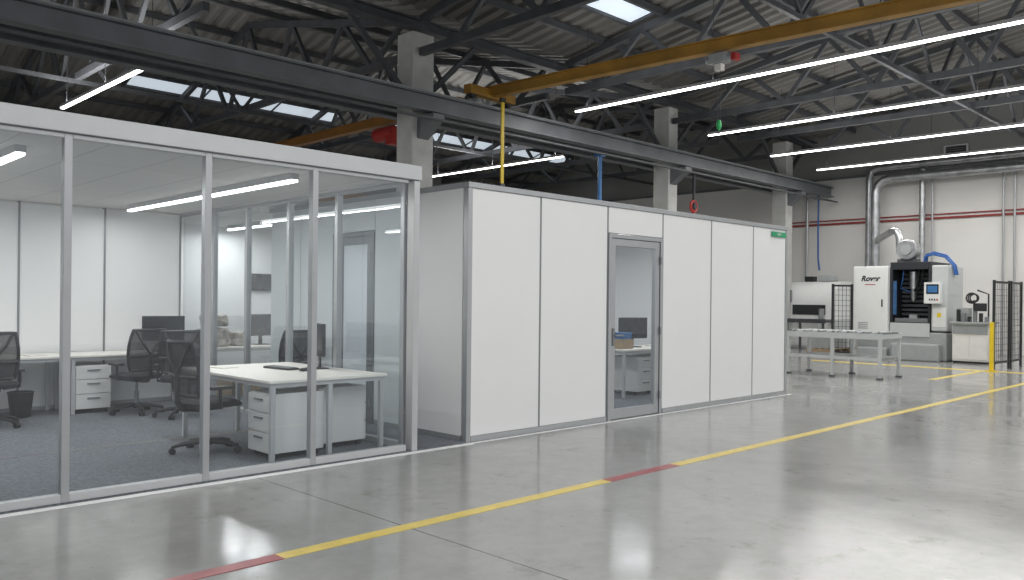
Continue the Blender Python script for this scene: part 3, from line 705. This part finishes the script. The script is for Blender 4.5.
# tool cabinet
e=THING('tool_cabinet',(22.9,6.72,0),'light grey tool bench cabinet with coiled black hose on top','cabinet')
BX('body',0,.7,-.42,.42,.05,1.0,PAPER,e,bevel=.02); BX('plinth',.03,.67,-.4,.4,0,.05,BLACK,e)
BX('door',-.015,0,-.4,.0,.1,.7,PAPER,e,bevel=.004); BX('door',-.015,0,.02,.4,.1,.7,PAPER,e,bevel=.004)
BX('drawer_front',-.015,0,-.4,.4,.74,.96,MACHG,e,bevel=.004)
BX('worktop',-.1,.75,-.46,.46,1.0,1.05,MACHG,e)
bm=bmesh.new()
for k in range(3): TUBE(bm,arc((.3,k*.03,1.65),.10+.015*k,0,2*math.pi*15/16,15,'yz'),.018,6,closed=True)
B(bm,.27,.33,-.02,.02,1.05,1.6); OBJ('hose_coil',bm,BLACK,e)
for k in range(6): BX('tool_holder',.05,.15,-.38+k*.13,-.31+k*.13,1.05,1.18+.09*(k%3),BLACK if k%2 else ALUD,e)
BX('control_screen',.0,.06,-.36,-.08,1.32,1.52,BLACK,e); BX('drive_unit',.2,.5,.1,.38,1.05,1.4,MACHG,e,bevel=.01)
bm=bmesh.new(); TUBE(bm,[(.4,-.3,1.05),(.4,-.3,1.75),(.2,-.1,1.85)],.02,8); OBJ('lamp_arm',bm,BLACK,e)
def fence(p0,p1,H,label):
    p0=Vector(p0);p1=Vector(p1); L=(p1-p0).length; ang=math.atan2(p1.y-p0.y,p1.x-p0.x)
    e=THING('safety_fence',(p0.x,p0.y,0),label,'fence','black machine safety fences',rot=ang)
    for x in (0,L):
        bm=bmesh.new(); B(bm,x-.025,x+.025,-.025,.025,.0,H); OBJ('post',bm,BLACK,e)
    bm=bmesh.new(); B(bm,.04,L-.04,-.015,.015,.15,.2); B(bm,.04,L-.04,-.015,.015,H-.07,H-.02); 
    n=int((L-.1)/.12)
    for k in range(n+1): x=.06+(L-.12)*k/n; B(bm,x-.004,x+.004,-.004,.004,.2,H-.07)
    m_=int((H-.3)/.14)
    for k in range(m_): z=.3+k*.14; B(bm,.04,L-.04,-.004,.004,z-.004,z+.004)
    OBJ('wire_mesh',bm,BLACK,e); return e
fence((20.95,5.66),(21.9,5.60),2.05,'black wire mesh safety fence beside the yellow post')
fence((22.0,5.59),(22.9,5.60),2.05,'black wire mesh safety fence beside the tool cabinet')
fence((21.65,9.70),(22.15,9.40),2.0,'black wire mesh safety fence beside the white machine')
e=THING('bollard',(20.66,5.62,0),'short yellow steel post beside the black fence','post')
bm=bmesh.new(); B(bm,-.04,.04,-.04,.04,.02,1.1); OBJ('post',bm,YELB,e,bevel=.01); BX('foot_plate',-.1,.1,-.1,.1,.004,.02,YELB,e)
e=THING('pallet',(24.3,11.0,0),'wooden pallet with stacked dark panels','pallet')
for k in range(5): BX('slat',-.6,.6,-.4+k*.18,-.3+k*.18,.12,.145,CARD,e)
for x in (-.55,0,.55): BX('block',x-.05,x+.05,-.4,.42,0,.12,CARD,e)
BX('stacked_panel',-.5,.5,-.35,.35,.146,.6,MACHG,e)

# ---------------------------------------------------------------- lights
W=bpy.data.worlds.new('World'); S.world=W; W.use_nodes=True
bg=W.node_tree.nodes['Background']; bg.inputs[0].default_value=(.945,.97,1,1); bg.inputs[1].default_value=.86
def area(x,y,z,sx,sy,p,c=(1,.985,.96),up=False):
    l=bpy.data.lights.new('area','AREA'); l.shape='RECTANGLE'; l.size=sx; l.size_y=sy; l.energy=p; l.color=c
    o=bpy.data.objects.new('lamp_and_fill_light',l); COL.objects.link(o); o.location=(x,y,z)
    if up: o.rotation_euler=(math.pi,0,0)
    return o
for (x,y0,y1) in ((13.7,2,11.9),(17.9,2,11.2),(21.6,2,11.5),(24.8,2,11.65)):
    area(x,(y0+y1)/2,5.57,.08,y1-y0,205); area(x,(y0+y1)/2,5.69,.08,y1-y0,60,up=True)  # the upward ones are added fill to lighten the roof
for x in (1.2,5.6,9.7): area(x,-.2,5.77,.08,7.6,175); area(x,-.2,5.89,.08,7.6,60,up=True)  # light of the added unseen front lamps, plus added upward roof fill
area(5.8,17.3,5.57,.08,5.3,150); area(17.75,18.8,5.57,.08,5.9,150)
area(5.8,17.3,5.69,.08,5.3,150,up=True); area(17.75,18.8,5.69,.08,5.9,150,up=True)  # added upward fill that brightens the rear roof deck
area(4.1,9.2,2.585,.06,4.2,42); area(1.85,9.35,2.585,.06,3.9,42)
area(7.4,8.5,2.525,.06,2.7,40); area(10.6,8.5,2.525,.06,2.7,40); area(6.4,12.2,2.585,.06,2,40)

# ---------------------------------------------------------------- camera
cam=bpy.data.cameras.new('camera'); co=bpy.data.objects.new('camera',cam); COL.objects.link(co)
cam.lens=830/1024*36; cam.sensor_width=36; cam.shift_y=9.2/1024; cam.clip_end=200
th=math.radians(45.27)
co.matrix_world=Matrix.Translation((0,0,1.5))@Matrix.Rotation(th-math.pi/2,4,'Z')@Matrix.Rotation(math.pi/2,4,'X')@Matrix.Rotation(.0105,4,'Z')
S.camera=co
